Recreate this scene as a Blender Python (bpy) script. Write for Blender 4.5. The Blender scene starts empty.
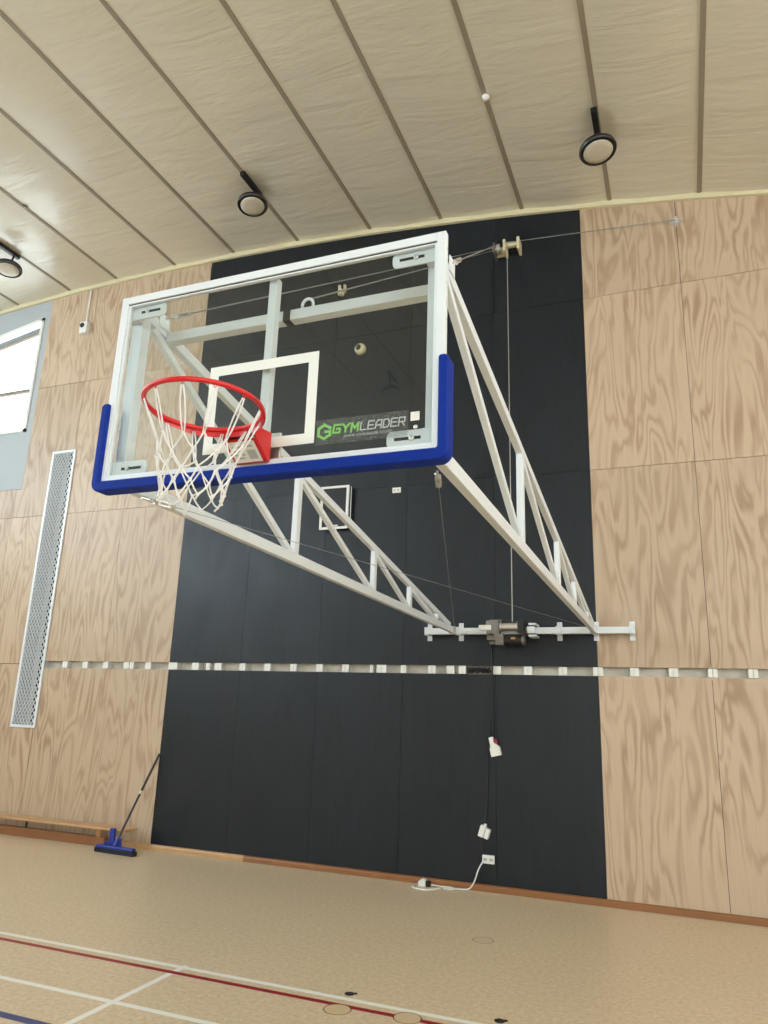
import bpy, bmesh, math, random
from mathutils import Vector, Matrix
random.seed(7)
S = bpy.context.scene
COL = S.collection
PI = math.pi

# ------------------------------------------------------------------ materials
def srgb(r, g, b):
    f = lambda c: (c/255)/12.92 if c/255 <= .04045 else (((c/255)+.055)/1.055)**2.4
    return (f(r), f(g), f(b), 1)

def mat(name, col, rough=.5, metal=0, spec=.5, bump=0, bscale=80, vary=0, vscale=6):
    m = bpy.data.materials.new(name); m.use_nodes = True
    nt = m.node_tree; b = nt.nodes['Principled BSDF']
    b.inputs['Base Color'].default_value = col
    b.inputs['Roughness'].default_value = rough
    b.inputs['Metallic'].default_value = metal
    b.inputs['Specular IOR Level'].default_value = spec
    tc = nt.nodes.new('ShaderNodeTexCoord')
    if vary:
        n = nt.nodes.new('ShaderNodeTexNoise'); n.inputs['Scale'].default_value = vscale; n.inputs['Detail'].default_value = 4
        mx = nt.nodes.new('ShaderNodeMix'); mx.data_type = 'RGBA'
        mx.inputs[6].default_value = tuple(c*(1-vary) for c in col[:3])+(1,)
        mx.inputs[7].default_value = tuple(min(1, c*(1+vary)) for c in col[:3])+(1,)
        nt.links.new(tc.outputs['Object'], n.inputs['Vector'])
        nt.links.new(n.outputs['Fac'], mx.inputs[0]); nt.links.new(mx.outputs[2], b.inputs['Base Color'])
    if bump:
        n = nt.nodes.new('ShaderNodeTexNoise'); n.inputs['Scale'].default_value = bscale
        bp = nt.nodes.new('ShaderNodeBump'); bp.inputs['Strength'].default_value = bump; bp.inputs['Distance'].default_value = .01
        nt.links.new(tc.outputs['Object'], n.inputs['Vector']); nt.links.new(n.outputs['Fac'], bp.inputs['Height'])
        nt.links.new(bp.outputs['Normal'], b.inputs['Normal'])
    return m

class NB:
    """small node builder"""
    def __init__(s, m): s.nt = m.node_tree; s.b = s.nt.nodes['Principled BSDF']
    def n(s, t, **k):
        x = s.nt.nodes.new(t)
        for a, v in k.items(): setattr(x, a, v)
        return x
    def l(s, a, b): s.nt.links.new(a, b)
    def math(s, op, a, b=None, c=None, clamp=False):
        x = s.n('ShaderNodeMath', operation=op); x.use_clamp = clamp
        for i, v in enumerate((a, b, c)):
            if v is None: continue
            if isinstance(v, (int, float)): x.inputs[i].default_value = v
            else: s.l(v, x.inputs[i])
        return x.outputs[0]
    def mix(s, f, a, b, blend='MIX'):
        x = s.n('ShaderNodeMix', data_type='RGBA', blend_type=blend)
        for i, v in ((0, f), (6, a), (7, b)):
            if isinstance(v, (int, float, tuple)): x.inputs[i].default_value = v
            else: s.l(v, x.inputs[i])
        return x.outputs[2]
    def map(s, vec, scale, loc=None):
        x = s.n('ShaderNodeMapping'); x.inputs['Scale'].default_value = scale
        s.l(vec, x.inputs['Vector'])
        if loc is not None: s.l(loc, x.inputs['Location'])
        return x.outputs[0]
    def noise(s, vec, scale=1, det=2, rough=.5, dist=0):
        x = s.n('ShaderNodeTexNoise'); x.inputs['Scale'].default_value = scale; x.inputs['Detail'].default_value = det
        x.inputs['Roughness'].default_value = rough; x.inputs['Distortion'].default_value = dist
        s.l(vec, x.inputs['Vector']); return x.outputs['Fac']
    def bump(s, h, strength, dist=.01):
        x = s.n('ShaderNodeBump'); x.inputs['Strength'].default_value = strength; x.inputs['Distance'].default_value = dist
        s.l(h, x.inputs['Height']); s.l(x.outputs[0], s.b.inputs['Normal'])

def plywood(name, light, dark, bands=17, contrast=1., rough=.45, grain=.12):
    m = mat(name, light, rough); k = NB(m)
    tc = k.n('ShaderNodeTexCoord'); oi = k.n('ShaderNodeObjectInfo')
    off = k.n('ShaderNodeCombineXYZ')
    r = oi.outputs['Random']
    k.l(k.math('MULTIPLY', r, 37.), off.inputs[0]); k.l(k.math('MULTIPLY', r, 91.), off.inputs[2])
    v = k.map(tc.outputs['Object'], (1, 1, 1), off.outputs[0])
    big = k.noise(k.map(v, (3.1, 1, .50)), 1, 3.4, .42, .5)
    ring = k.math('SINE', k.math('MULTIPLY', big, bands*6.283))
    ring = k.math('MULTIPLY_ADD', ring, .5, .5)
    ring = k.math('POWER', ring, 1.8)
    wob = k.noise(k.map(v, (1.1, 1, .8)), 1.6, 1)
    ring = k.math('MULTIPLY', ring, k.math('MULTIPLY_ADD', wob, 1.8, -.25, clamp=True))
    fine = k.noise(k.map(v, (85, 1, 2.2)), 1, 3, .6)
    f = k.math('MULTIPLY', ring, contrast, clamp=True)
    c = k.mix(f, light, dark)
    c2 = k.mix(k.math('MULTIPLY', k.math('SUBTRACT', fine, .3, clamp=True), grain*3, clamp=True), c, tuple(x*.72 for x in dark[:3])+(1,))
    soft = k.noise(v, .9, 2)
    hs = k.n('ShaderNodeHueSaturation')
    k.l(c2, hs.inputs['Color'])
    k.l(k.math('ADD', k.math('MULTIPLY_ADD', r, .12, .86), k.math('MULTIPLY', soft, .16)), hs.inputs['Value'])
    k.l(hs.outputs[0], k.b.inputs['Base Color'])
    k.bump(k.math('ADD', fine, f), .08, .004)
    return m

M = {}
M['ply'] = plywood('clear_plywood', srgb(196, 173, 148), srgb(158, 129, 101), 10, .85)
M['black'] = plywood('black_stained_plywood', (.0075, .0125, .0200, 1), (.0040, .0065, .0100, 1), 5, .9, .40, .6)
k_ = NB(M['black']); k_.b.inputs['Specular IOR Level'].default_value = .42
v_ = k_.n('ShaderNodeTexCoord').outputs['Object']          # patchy sheen of the brushed stain
k_.l(k_.math('ADD', k_.math('MULTIPLY_ADD', k_.noise(k_.map(v_, (2.2, 1, 1.3)), 1, 4, .6), .34, .20), k_.math('MULTIPLY', k_.noise(k_.map(v_, (22, 1, 1.2)), 1, 3, .6), .14)), k_.b.inputs['Roughness'])
M['white'] = mat('white_powder_coat', (.74, .79, .84, 1), .32)
M['white2'] = mat('white_plastic', (.78, .78, .75, 1), .4)
M['cream'] = mat('cream_paint', srgb(214, 205, 170), .5)
M['blue'] = mat('blue_padding', (.003, .026, .27, 1), .6, 0, .15, bump=.05, bscale=60)
M['red'] = mat('red_enamel', (.62, .012, .018, 1), .28)
M['redd'] = mat('red_rubber', (.35, .01, .03, 1), .5)
M['cord'] = mat('white_nylon_cord', (.8, .79, .78, 1), .7, bump=.3, bscale=300)
M['blackp'] = mat('black_plastic', (.012, .012, .013, 1), .4)
M['lens'] = mat('dark_lens', (.01, .01, .012, 1), .15)
M['steel'] = mat('zinc_steel', (.68, .67, .65, 1), .34, .85)
M['cast'] = mat('cast_alloy', (.24, .225, .205, 1), .42, .7, vary=.2, vscale=30)
M['copper'] = mat('copper_label', (.6, .32, .15, 1), .4, .3)
M['wire'] = mat('steel_cable', (.30, .31, .32, 1), .45, .6)
M['dcable'] = mat('black_cable', (.006, .007, .009, 1), .5)
M['timber'] = mat('varnished_timber', srgb(142, 94, 58), .38, vary=.18, vscale=5)
M['timber2'] = mat('pale_varnished_timber', srgb(192, 150, 106), .38, vary=.14, vscale=7)
M['batten'] = mat('grey_batten', srgb(140, 130, 114), .6)
M['block'] = mat('white_painted_block', (.8, .8, .77, 1), .6, vary=.06, vscale=20)
M['paper'] = mat('pale_building_paper', srgb(222, 214, 200), .75, vary=.25, vscale=7)
M['grey'] = mat('grey_painted_wall', srgb(170, 176, 180), .6)
M['duct'] = mat('grey_recess_lining', srgb(205, 208, 212), .6)
M['wallp'] = mat('painted_hall_wall', srgb(214, 204, 190), .6)
M['bluep'] = mat('blue_plastic', (.012, .035, .30, 1), .4)
M['bristle'] = mat('dark_bristle', (.008, .009, .02, 1), .8)
M['decal'] = mat('white_decal', (.80, .82, .79, 1), .5)
M['green'] = mat('green_print', srgb(122, 184, 92), .5)
M['greyprint'] = mat('grey_print', srgb(170, 176, 178), .5)
M['label'] = mat('paper_label', (.75, .75, .72, 1), .5, vary=.05)
M['print'] = mat('grey_ink', (.12, .12, .14, 1), .6)
M['plaque'] = mat('black_plaque', (.006, .005, .009, 1), .5, vary=.6, vscale=30)
M['diffuser'] = mat('lamp_diffuser', srgb(192, 184, 166), .35)
M['concrete'] = mat('pale_concrete_strip', srgb(206, 190, 162), .6, vary=.1, vscale=8)
M['dirt'] = mat('dark_floor_plug', (.02, .015, .015, 1), .6)

def glass(name, tint=(1, 1, 1, 1), gl=1.0):
    m = bpy.data.materials.new(name); m.use_nodes = True; nt = m.node_tree
    nt.nodes.clear()
    o = nt.nodes.new('ShaderNodeOutputMaterial'); mx = nt.nodes.new('ShaderNodeMixShader')
    t = nt.nodes.new('ShaderNodeBsdfTransparent'); t.inputs[0].default_value = tint
    g = nt.nodes.new('ShaderNodeBsdfGlossy'); g.inputs['Roughness'].default_value = .0
    f = nt.nodes.new('ShaderNodeFresnel'); ge = nt.nodes.new('ShaderNodeNewGeometry')
    mr = nt.nodes.new('ShaderNodeMapRange')     # leaving the pane: the inverse index, so a thin pane never totally reflects
    mr.inputs[3].default_value = 1.36; mr.inputs[4].default_value = 1/1.36
    nt.links.new(ge.outputs['Backfacing'], mr.inputs[0]); nt.links.new(mr.outputs[0], f.inputs[0])
    nt.links.new(f.outputs[0], mx.inputs[0]); nt.links.new(t.outputs[0], mx.inputs[1]); nt.links.new(g.outputs[0], mx.inputs[2])
    nt.links.new(mx.outputs[0], o.inputs[0]); return m
M['glass'] = glass('clear_glass', (.93, .95, .94, 1))
def film():
    m = bpy.data.materials.new('faint_clear_film'); m.use_nodes = True; nt = m.node_tree
    b = nt.nodes['Principled BSDF']; b.inputs['Base Color'].default_value = (.6, .62, .58, 1); b.inputs['Alpha'].default_value = .05
    b.inputs['Roughness'].default_value = .5
    return m
M['film'] = film()

# ceiling foil
def ceil_mat():
    m = mat('tan_foil_blanket', srgb(206, 196, 174), .25, spec=.8); k = NB(m)
    tc = k.n('ShaderNodeTexCoord'); v = tc.outputs['Object']
    w1 = k.noise(k.map(v, (.7, 3.6, 1)), 1, 4, .55, .6)
    w2 = k.noise(k.map(v, (5, 16, 1)), 1, 3, .6, .4)
    w3 = k.noise(k.map(v, (.35, .5, 1)), 1, 2)
    h = k.math('ADD', k.math('MULTIPLY', w1, 1.0), k.math('MULTIPLY', k.math('MULTIPLY', w2, w3), .30))
    k.bump(h, .34, .05)
    k.l(k.mix(w3, srgb(202, 195, 176), srgb(215, 208, 190)), k.b.inputs['Base Color'])
    return m
M['ceil'] = ceil_mat()

# floor with painted court lines
def floor_mat():
    m = mat('cork_vinyl_floor', srgb(196, 165, 120), .3, spec=.45); k = NB(m)
    g = k.n('ShaderNodeTexCoord').outputs['Object']
    sx = k.n('ShaderNodeSeparateXYZ'); k.l(g, sx.inputs[0]); X, Y = sx.outputs[0], sx.outputs[1]
    n1 = k.noise(g, 26, 4, .75); n2 = k.noise(g, 70, 2, .6); n3 = k.noise(g, .7, 2)
    c = k.mix(k.math('MULTIPLY_ADD', n1, 3.2, -1.1, clamp=True), srgb(198, 175, 143), srgb(226, 206, 176))
    c = k.mix(k.math('MULTIPLY_ADD', n2, 9, -5.6, clamp=True), c, srgb(234, 216, 190))
    c = k.mix(k.math('MULTIPLY_ADD', n2, -9, 3.2, clamp=True), c, srgb(144, 116, 86))
    c = k.mix(k.math('MULTIPLY', n3, .16), c, srgb(172, 146, 116))
    def band(ax, c0, hw):
        return k.math('LESS_THAN', k.math('ABSOLUTE', k.math('SUBTRACT', ax, c0)), hw)
    def ring(x, y, r, w):
        d = k.math('SQRT', k.math('ADD', k.math('POWER', k.math('SUBTRACT', X, x), 2), k.math('POWER', k.math('SUBTRACT', Y, y), 2)))
        return band(d, r, w)
    W = srgb(236, 234, 228)
    c = k.mix(band(Y, -4.41, .025), c, W)
    c = k.mix(k.math('MULTIPLY', band(X, -2.77, .025), k.math('LESS_THAN', Y, -3.6)), c, W)
    c = k.mix(band(Y, -3.645, .026), c, W)
    c = k.mix(band(Y, -3.765, .026), c, srgb(150, 22, 38))
    c = k.mix(band(Y, -4.885, .035), c, srgb(44, 58, 120))
    for (x, y) in ((-1.38, -3.84), (-.89, -1.84), (-.91, -3.76)):
        c = k.mix(ring(x, y, .045, .045), c, srgb(206, 182, 146))
        c = k.mix(ring(x, y, .092, .004), c, srgb(110, 76, 46))
    k.l(c, k.b.inputs['Base Color'])
    k.l(k.math('MULTIPLY_ADD', n1, .12, .30), k.b.inputs['Roughness'])
    k.bump(n1, .06, .003)
    return m
M['floor'] = floor_mat()

# ------------------------------------------------------------------ mesh helpers
class MB:
    def __init__(s): s.bm = bmesh.new()
    def box(s, x0, x1, y0, y1, z0, z1, mtx=None):
        vs = [s.bm.verts.new((x, y, z)) for x in (x0, x1) for y in (y0, y1) for z in (z0, z1)]
        if mtx is not None:
            for v in vs: v.co = mtx @ v.co
        for f in ((0, 1, 3, 2), (4, 6, 7, 5), (0, 4, 5, 1), (2, 3, 7, 6), (0, 2, 6, 4), (1, 5, 7, 3)):
            s.bm.faces.new([vs[i] for i in f])
        return s
    def beam(s, a, b, w, h, side=Vector((1, 0, 0))):
        a, b = Vector(a), Vector(b); d = b-a; L = d.length; d.normalize()
        side = Vector(side); sx = (side-d*side.dot(d)).normalized(); up = d.cross(sx)
        m = Matrix((sx, d, up)).transposed().to_4x4(); m.translation = a
        return s.box(-w/2, w/2, 0, L, -h/2, h/2, m)
    def tube(s, pts, r, n=8, closed=False, caps=True):
        pts = [Vector(p) for p in pts]; N = len(pts); rings = []
        ref = None
        for i, p in enumerate(pts):
            if closed: t = pts[(i+1) % N]-pts[i-1]
            else: t = pts[min(i+1, N-1)]-pts[max(i-1, 0)]
            t.normalize()
            if ref is None:
                ref = Vector((0, 0, 1)) if abs(t.z) < .9 else Vector((1, 0, 0))
            u = ref-t*ref.dot(t)
            if u.length < 1e-4: u = t.orthogonal()
            u.normalize(); ref = u; w = t.cross(u)
            rr = r[i] if isinstance(r, (list, tuple)) else r
            rings.append([s.bm.verts.new(p+(u*math.cos(2*PI*k/n)+w*math.sin(2*PI*k/n))*rr) for k in range(n)])
        R = range(N) if closed else range(N-1)
        for i in R:
            a, b = rings[i], rings[(i+1) % N]
            for k in range(n): s.bm.faces.new((a[k], a[(k+1) % n], b[(k+1) % n], b[k]))
        if not closed and caps:
            s.bm.faces.new(rings[0][::-1]); s.bm.faces.new(rings[-1])
        return s
    def cyl(s, a, b, r, n=20, r2=None): return s.tube([a, b], [r, r if r2 is None else r2], n)
    def lathe(s, prof, c, axis=(0, 0, 1), n=32):
        """prof: list of (radius, height) along the axis"""
        ax = Vector(axis).normalized(); u = ax.orthogonal().normalized(); w = ax.cross(u); c = Vector(c)
        rings = [[s.bm.verts.new(c+ax*h+(u*math.cos(2*PI*k/n)+w*math.sin(2*PI*k/n))*max(r, 1e-4)) for k in range(n)] for r, h in prof]
        for i in range(len(rings)-1):
            for k in range(n): s.bm.faces.new((rings[i][k], rings[i][(k+1) % n], rings[i+1][(k+1) % n], rings[i+1][k]))
        s.bm.faces.new(rings[0][::-1]); s.bm.faces.new(rings[-1]); return s
    def prism(s, poly, y0, y1, f=None):
        """poly of (x,z), extruded in y; f maps (x,y,z)"""
        f = f or (lambda x, y, z: (x, y, z))
        a = [s.bm.verts.new(f(x, y0, z)) for x, z in poly]; b = [s.bm.verts.new(f(x, y1, z)) for x, z in poly]
        s.bm.faces.new(a); s.bm.faces.new(b[::-1]); n = len(poly)
        for i in range(n): s.bm.faces.new((a[i], b[i], b[(i+1) % n], a[(i+1) % n]))
        return s
    def build(s, name, m, parent=None, loc=None, bevel=0, seg=2, smooth=False):
        bmesh.ops.recalc_face_normals(s.bm, faces=s.bm.faces)
        base = Vector(loc) if loc is not None else (wloc(parent) if parent else Vector((0, 0, 0)))
        bmesh.ops.translate(s.bm, vec=-base, verts=s.bm.verts)
        me = bpy.data.meshes.new(name); s.bm.to_mesh(me); s.bm.free()
        me.materials.append(m)
        if smooth:
            for p in me.polygons: p.use_smooth = True
        o = bpy.data.objects.new(name, me); COL.objects.link(o)
        if parent: o.parent = parent; o.location = base-wloc(parent)
        else: o.location = base
        if bevel:
            bv = o.modifiers.new('bevel', 'BEVEL'); bv.width = bevel; bv.segments = seg; bv.limit_method = 'ANGLE'; bv.angle_limit = math.radians(35)
            for p in me.polygons: p.use_smooth = True
            wn = o.modifiers.new('wn', 'WEIGHTED_NORMAL'); wn.keep_sharp = False
        return o

def wloc(o):
    v = Vector(o.location); p = o.parent
    while p: v += p.location; p = p.parent
    return v

def tag(o, label=None, cat=None, group=None, kind=None):
    if label: o['label'] = label
    if cat: o['category'] = cat
    if group: o['group'] = group
    if kind: o['kind'] = kind
    return o

def thing(name, loc, label, cat, group=None):
    o = bpy.data.objects.new(name, None); COL.objects.link(o); o.location = loc; o.empty_display_size = .1
    return tag(o, label, cat, group)

def arc(x): return 9.18-.0095*(x+7)**2          # curved roof line

XL, XR, YB = -14.0, 8.0, -26.0

# ------------------------------------------------------------------ setting
fl = MB().box(XL, XR, YB, -.12, -.1, 0).build('floor', M['floor']); tag(fl, kind='structure')
st = MB().box(XL, XR, -.12, 0.3, -.1, -.001).build('floor', M['concrete']); st.name = 'floor_edge_strip'; tag(st, kind='structure')

# ceiling: sagging foil blanket between battens
seamX = [-13.9, -12.7, -11.5, -10.29, -9.04, -7.98, -6.73, -5.55, -4.35, -3.10, -1.97, -.78, .40, 1.50, 2.70, 3.89, 5.08, 6.27, 7.46]
def ceiling():
    bm = bmesh.new(); nx_per = 8
    xs = []
    sl = [XL]+[x for x in seamX if XL+.1 < x < XR-.1]+[XR]
    for a, b in zip(sl, sl[1:]):
        for i in range(nx_per): xs.append((a+(b-a)*i/nx_per, math.sin(PI*i/nx_per)))
    xs.append((XR, 0))
    ys = [YB+(-YB)*j/130 for j in range(131)]
    rnd = random.Random(3)
    ph = [rnd.random()*6 for _ in range(40)]
    grid = []
    for i, (x, s) in enumerate(xs):
        k = i//nx_per
        col = []
        for y in ys:
            sag = .028*s*(1+.3*math.sin(y*1.3+ph[k % 40]))
            rip = .006*s*math.sin(y*7+ph[(k+7) % 40]+2*math.sin(y*1.7+x))
            col.append(bm.verts.new((x, y, arc(x)-sag+rip)))
        grid.append(col)
    for i in range(len(xs)-1):
        for j in range(len(ys)-1): bm.faces.new((grid[i][j], grid[i+1][j], grid[i+1][j+1], grid[i][j+1]))
    me = bpy.data.meshes.new('ceiling'); bm.to_mesh(me); bm.free(); me.materials.append(M['ceil'])
    for p in me.polygons: p.use_smooth = True
    o = bpy.data.objects.new('ceiling', me); COL.objects.link(o)
    return tag(o, kind='structure')
ceil = ceiling()
for x in seamX:
    if XL+.1 < x < XR-.1:
        MB().box(x-.027, x+.027, YB, -.02, arc(x)-.012, arc(x)+.02).build('batten', M['batten'], ceil)

# end wall with framing void behind the lining
wall = MB()
def arcpoly(x0, x1, z0, n=12, dz=0):
    return [(x0, z0), (x1, z0)]+[(x1+(x0-x1)*i/n, arc(x1+(x0-x1)*i/n)+dz) for i in range(n+1)]
WX, WB, WT = -9.6, 6.47, 8.66       # right jamb, sill and head of the end window
for a, b, z0, z1 in ((XL, -8.9, 0, 5.9), (-8.9, -8.36, 0, 1.45), (-8.9, -8.36, 6.05, 6.3), (-8.36, XR, 0, 2.38), (-8.36, XR, 2.52, 6.3), (XL, -8.9, 5.9, WB)):
    wall.box(a, b, .025, .3, z0, z1)
wall.box(-9.6, -8.9, .025, .3, 5.9, 6.4)
wall.prism(arcpoly(WX, XR, 6.3), .025, .3)
wall.box(XL, -13.3, .025, .3, WB, 8.4)
wall.prism([(-13.3, 8.05), (WX, 8.70), (WX, arc(WX)), (-11.5, arc(-11.5)), (-13.3, arc(-13.3))], .025, .3)
wall_end = wall.build('wall_end', M['dcable']); tag(wall_end, kind='structure')
MB().box(-8.36, XR, .10, .12, 2.36, 2.54).build('slot_backing', M['paper'], wall_end)

def panel(rects, m, name='plywood_panel', polys=(), label=None):
    g = .0028 if m is M['ply'] else .0016; mb = MB()
    xs = [r[0] for r in rects]; 
    for (a, b, c, d) in rects: mb.box(a+g, b-g, 0, .024, c+g, d-g)
    for p in polys: mb.prism(p, 0, .024)
    x0 = rects[0] if rects else (polys[0][0][0], polys[0][1][0], polys[0][0][1], 0)
    o = mb.build(name, m, wall_end, loc=(x0[0]+.6, 0, x0[2]+1.0))
    if label: o['label'] = label
    return o
rows = ((.03, 2.40), (2.50, 4.89), (4.89, 7.265))
cols = [-14.4+1.2*k for k in range(19)]
for x in cols:
    x1 = x+1.2
    if x < XL: x = XL
    if x1 > XR: x1 = XR
    xm = (x+x1)/2; blk = -6.01 < x < -.1
    m = M['black'] if blk else M['ply']; nm = 'black_panel' if blk else 'plywood_panel'
    if abs(x+9.6) < .05:       # column with the meshed recess
        panel([(x, -8.85, .03, 2.45), (-8.41, -8.4+.003, .03, 2.40), (-8.858, -8.4, .03, 1.52)], m, nm)
        panel([(x, -8.85, 2.455, 4.89), (-8.41, -8.4+.003, 2.5, 4.89)], m, nm)
        panel([(x, -8.85, 4.89, 5.40), (-9.47, -8.85, 5.393, 7.265), (-8.858, -8.4, 6.0, 7.265), (-8.41, -8.4+.003, 4.89, 6.005)], m, nm)
        panel([], m, nm, [[(-9.47, 7.27), (-8.404, 7.27)]+[(-8.404+(-9.47+8.404)*i/4, arc(-8.404+(-9.47+8.404)*i/4)-.03) for i in range(5)]])
        continue
    if x < -9.7:
        panel([(x, x1, .03, 2.45)], m, nm); panel([(x, x1, 2.455, 4.89)], m, nm); panel([(x, x1, 4.89, 5.40)], m, nm)
        continue
    for r in rows: panel([(x, x1, r[0], r[1])], m, nm)
    g = .0035
    panel([], m, nm, [[(x+g, 7.265+g), (x1-g, 7.265+g)]+[(x1-g+(x-x1+2*g)*i/4, arc(x1+(x-x1)*i/4)-.03) for i in range(5)]])
# grey painted lining around the window
gl = MB()
gl.box(XL, -9.474, .004, .024, 5.405, WB); gl.box(WX, -9.474, .004, .024, WB, 8.6)
gl.prism([(WX, 8.6), (-9.474, 8.6), (-9.474, arc(-9.474)-.03), (WX, arc(WX)-.03)], .004, .024)
gl.prism([(-13.3, 8.05), (WX, 8.70), (WX, arc(WX)-.03), (-11.5, arc(-11.5)-.03), (-13.3, arc(-13.3)-.03)], .004, .024)
gl.box(XL, -13.3, .004, .024, WB, 8.5)
gl.build('grey_lining', M['grey'], wall_end)

# end window: tapered head follows the roof
win = bpy.data.objects.new('window_1', None); COL.objects.link(win); win.location = (WX, 0, WB); tag(win, kind='structure')
def head(x): return 8.70+(x-WX)*.1757
f = MB()
f.box(WX-.055, WX, -.02, .12, WB, head(WX)); f.box(-13.3, WX, -.02, .12, WB, WB+.055)
f.prism([(-13.3, head(-13.3)-.06), (WX, head(WX)-.06), (WX, head(WX)), (-13.3, head(-13.3))], -.02, .12)
f.box(-11.9, -11.84, -.01, .1, WB, 8.3)
f.build('window_frame', M['white2'], win)
f = MB(); f.box(-13.3, WX-.05, .03, .08, 7.26, 7.32)
f.prism([(-13.3, head(-13.3)-.30), (WX-.05, head(WX)-.27), (WX-.05, head(WX)-.235), (-13.3, head(-13.3)-.265)], .03, .08)
f.build('transom', M['batten'], win)
MB().prism([(-13.3, WB), (WX-.01, WB), (WX-.01, head(WX)-.02), (-13.3, head(-13.3)-.02)], .085, .091).build('window_pane', M['glass'], win)

# cornice and baseboards
c = MB(); N = 44
pr = []
for i in range(N+1):
    x = XL+(XR-XL)*i/N; pr.append(x)
for a, b in zip(pr, pr[1:]):
    vs = [c.bm.verts.new(p) for p in [(a, -.045, arc(a)-.085), (a, 0, arc(a)-.085), (a, 0, arc(a)+.0), (a, -.045, arc(a)+.0),
          (b, -.045, arc(b)-.085), (b, 0, arc(b)-.085), (b, 0, arc(b)+.0), (b, -.045, arc(b)+.0)]]
    for q in ((0, 1, 2, 3), (4, 7, 6, 5), (0, 4, 5, 1), (2, 6, 7, 3), (0, 3, 7, 4)): c.bm.faces.new([vs[i] for i in q])
tag(c.build('trim_1', M['cream']), kind='structure')
for x0, x1, mm in ((XL, -4.5, M['timber2']), (-4.5, XR, M['timber'])):
    b = MB(); pf = [(0, 0), (-.045, 0), (-.045, .045), (-.036, .062), (-.018, .07), (0, .07)]
    A = [b.bm.verts.new((x0, y, z)) for y, z in pf]; B = [b.bm.verts.new((x1, y, z)) for y, z in pf]
    b.bm.faces.new(A); b.bm.faces.new(B[::-1])
    for i in range(6): b.bm.faces.new((A[i], B[i], B[(i+1) % 6], A[(i+1) % 6]))
    o = b.build('baseboard_end', mm, bevel=0); tag(o, kind='structure')

# the other three walls with high windows, the right strip added for its light
def side_wall(name, X, sgn, ztop, z0, z1, y0, y1):
    w = MB(); a, b = (X-.2, X) if sgn < 0 else (X, X+.2)
    w.box(a, b, YB, 0, 0, z0); w.box(a, b, YB, 0, z1, ztop); w.box(a, b, YB, y0, z0, z1); w.box(a, b, y1, 0, z0, z1)
    return tag(w.build(name, M['wallp']), kind='structure')
side_wall('wall_left', XL, -1, arc(XL), 5.3, 8.0, -23, -2.5)
side_wall('wall_right', XR, 1, arc(XR), 4.2, 6.6, -23, -2.5)
w = MB()
w.box(XL, XR, YB-.2, YB, 0, 3.2); w.prism([(XL, 6.2), (XR, 6.2), (XR, arc(XR)), (4, arc(4)), (0, arc(0)), (-4, arc(-4)), (-7, arc(-7)), (-11, arc(-11)), (XL, arc(XL))], YB-.2, YB)
w.box(XL, .5, YB-.2, YB, 3.2, 6.2); w.box(XR-.6, XR, YB-.2, YB, 3.2, 6.2)
tag(w.build('wall_back', M['wallp']), kind='structure')
def win_frame(n, pts0, pts1, horiz, z0, z1):
    """frame bars of a long window strip between two plan points"""
    a, b = Vector(pts0), Vector(pts1); d = (b-a); L = d.length; d.normalize()
    r = bpy.data.objects.new('window_%d' % n, None); COL.objects.link(r); r.location = (a.x, a.y, z0); tag(r, kind='structure')
    mb = MB(); side = Vector((0, 0, 1))
    for z in (z0+.03, z1-.03): mb.beam((a.x, a.y, z), (b.x, b.y, z), .06, .1, side)
    k = int(L/1.6)
    for i in range(k+1):
        p = a+d*L*i/k; mb.beam((p.x, p.y, z0), (p.x, p.y, z1), .06, .1, d)
    mb.build('window_frame', M['white2'], r)
    g = MB().beam((a.x, a.y, (z0+z1)/2), (b.x, b.y, (z0+z1)/2), z1-z0, .006, side); g.build('window_pane', M['glass'], r)
win_frame(2, (XL-.12, -23, 0), (XL-.12, -2.5, 0), 1, 5.3, 8.0)
win_frame(3, (XR+.12, -23, 0), (XR+.12, -2.5, 0), 1, 4.2, 6.6)  # unseen window strip, added to carry the warm right light
win_frame(4, (.5, YB-.12, 0), (XR-.6, YB-.12, 0), 1, 3.2, 6.2)

# ------------------------------------------------------------------ wall slot blocks
bx = [(-7.96, .085), (-7.56, .085), (-7.17, .085), (-6.78, .085), (-6.68, .07), (-6.38, .085), (-5.94, .15), (-5.55, .10), (-5.34, .06), (-5.17, .10), (-4.77, .085), (-4.37, .085), (-3.97, .085),
      (-3.58, .085), (-3.2, .085), (-2.83, .04), (-2.69, .13), (-2.39, .07), (-2.01, .085), (-1.77, .085), (-1.62, .09), (-1.19, .10), (-.81, .085), (-.4, .085), (0, .10), (.4, .085),
      (.81, .085), (1.21, .085), (1.61, .085), (2.02, .085)]
def blk(x, w):
    m = MB(); m.box(x-w/2, x-.0015, .004, .099, 2.402, 2.498); m.box(x+.0015, x+w/2, .004, .099, 2.402, 2.498)
    return m
for i, (x, w) in enumerate(bx):
    w_out = w*1.12 if w in (.085, .10) else w
    where = 'left pale plywood' if x < -6.1 else ('right pale plywood' if x > .1 else 'black panels')
    lab = 'white painted timber block set in the horizontal slot between the %s' % where
    if w == .15: lab = 'widest white timber block in the slot, at the left edge of the black panels'
    elif w == .04: lab = 'narrowest white timber block in the slot, just beside a wide one'
    elif w == .13: lab = 'wide white timber block in the slot right of the narrowest block, below the left arm'
    elif x == -6.78: lab = 'white timber block in the left slot, touching the narrower block on its right'
    elif x == -6.68: lab = 'narrower white timber block in the left slot, touching its left neighbour'
    elif x == -1.62: lab = 'white timber block in the slot at the left end of the tangled black chain'
    elif x == -1.19: lab = 'white timber block in the slot at the right end of the tangled black chain'
    elif x == 0: lab = 'white timber block in the slot at the right edge of the black panels'
    o = blk(x, w_out).build('timber_block', M['block'], loc=(x, .05, 2.402)); tag(o, lab, 'block', 'white timber blocks in the wall slot')
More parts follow.
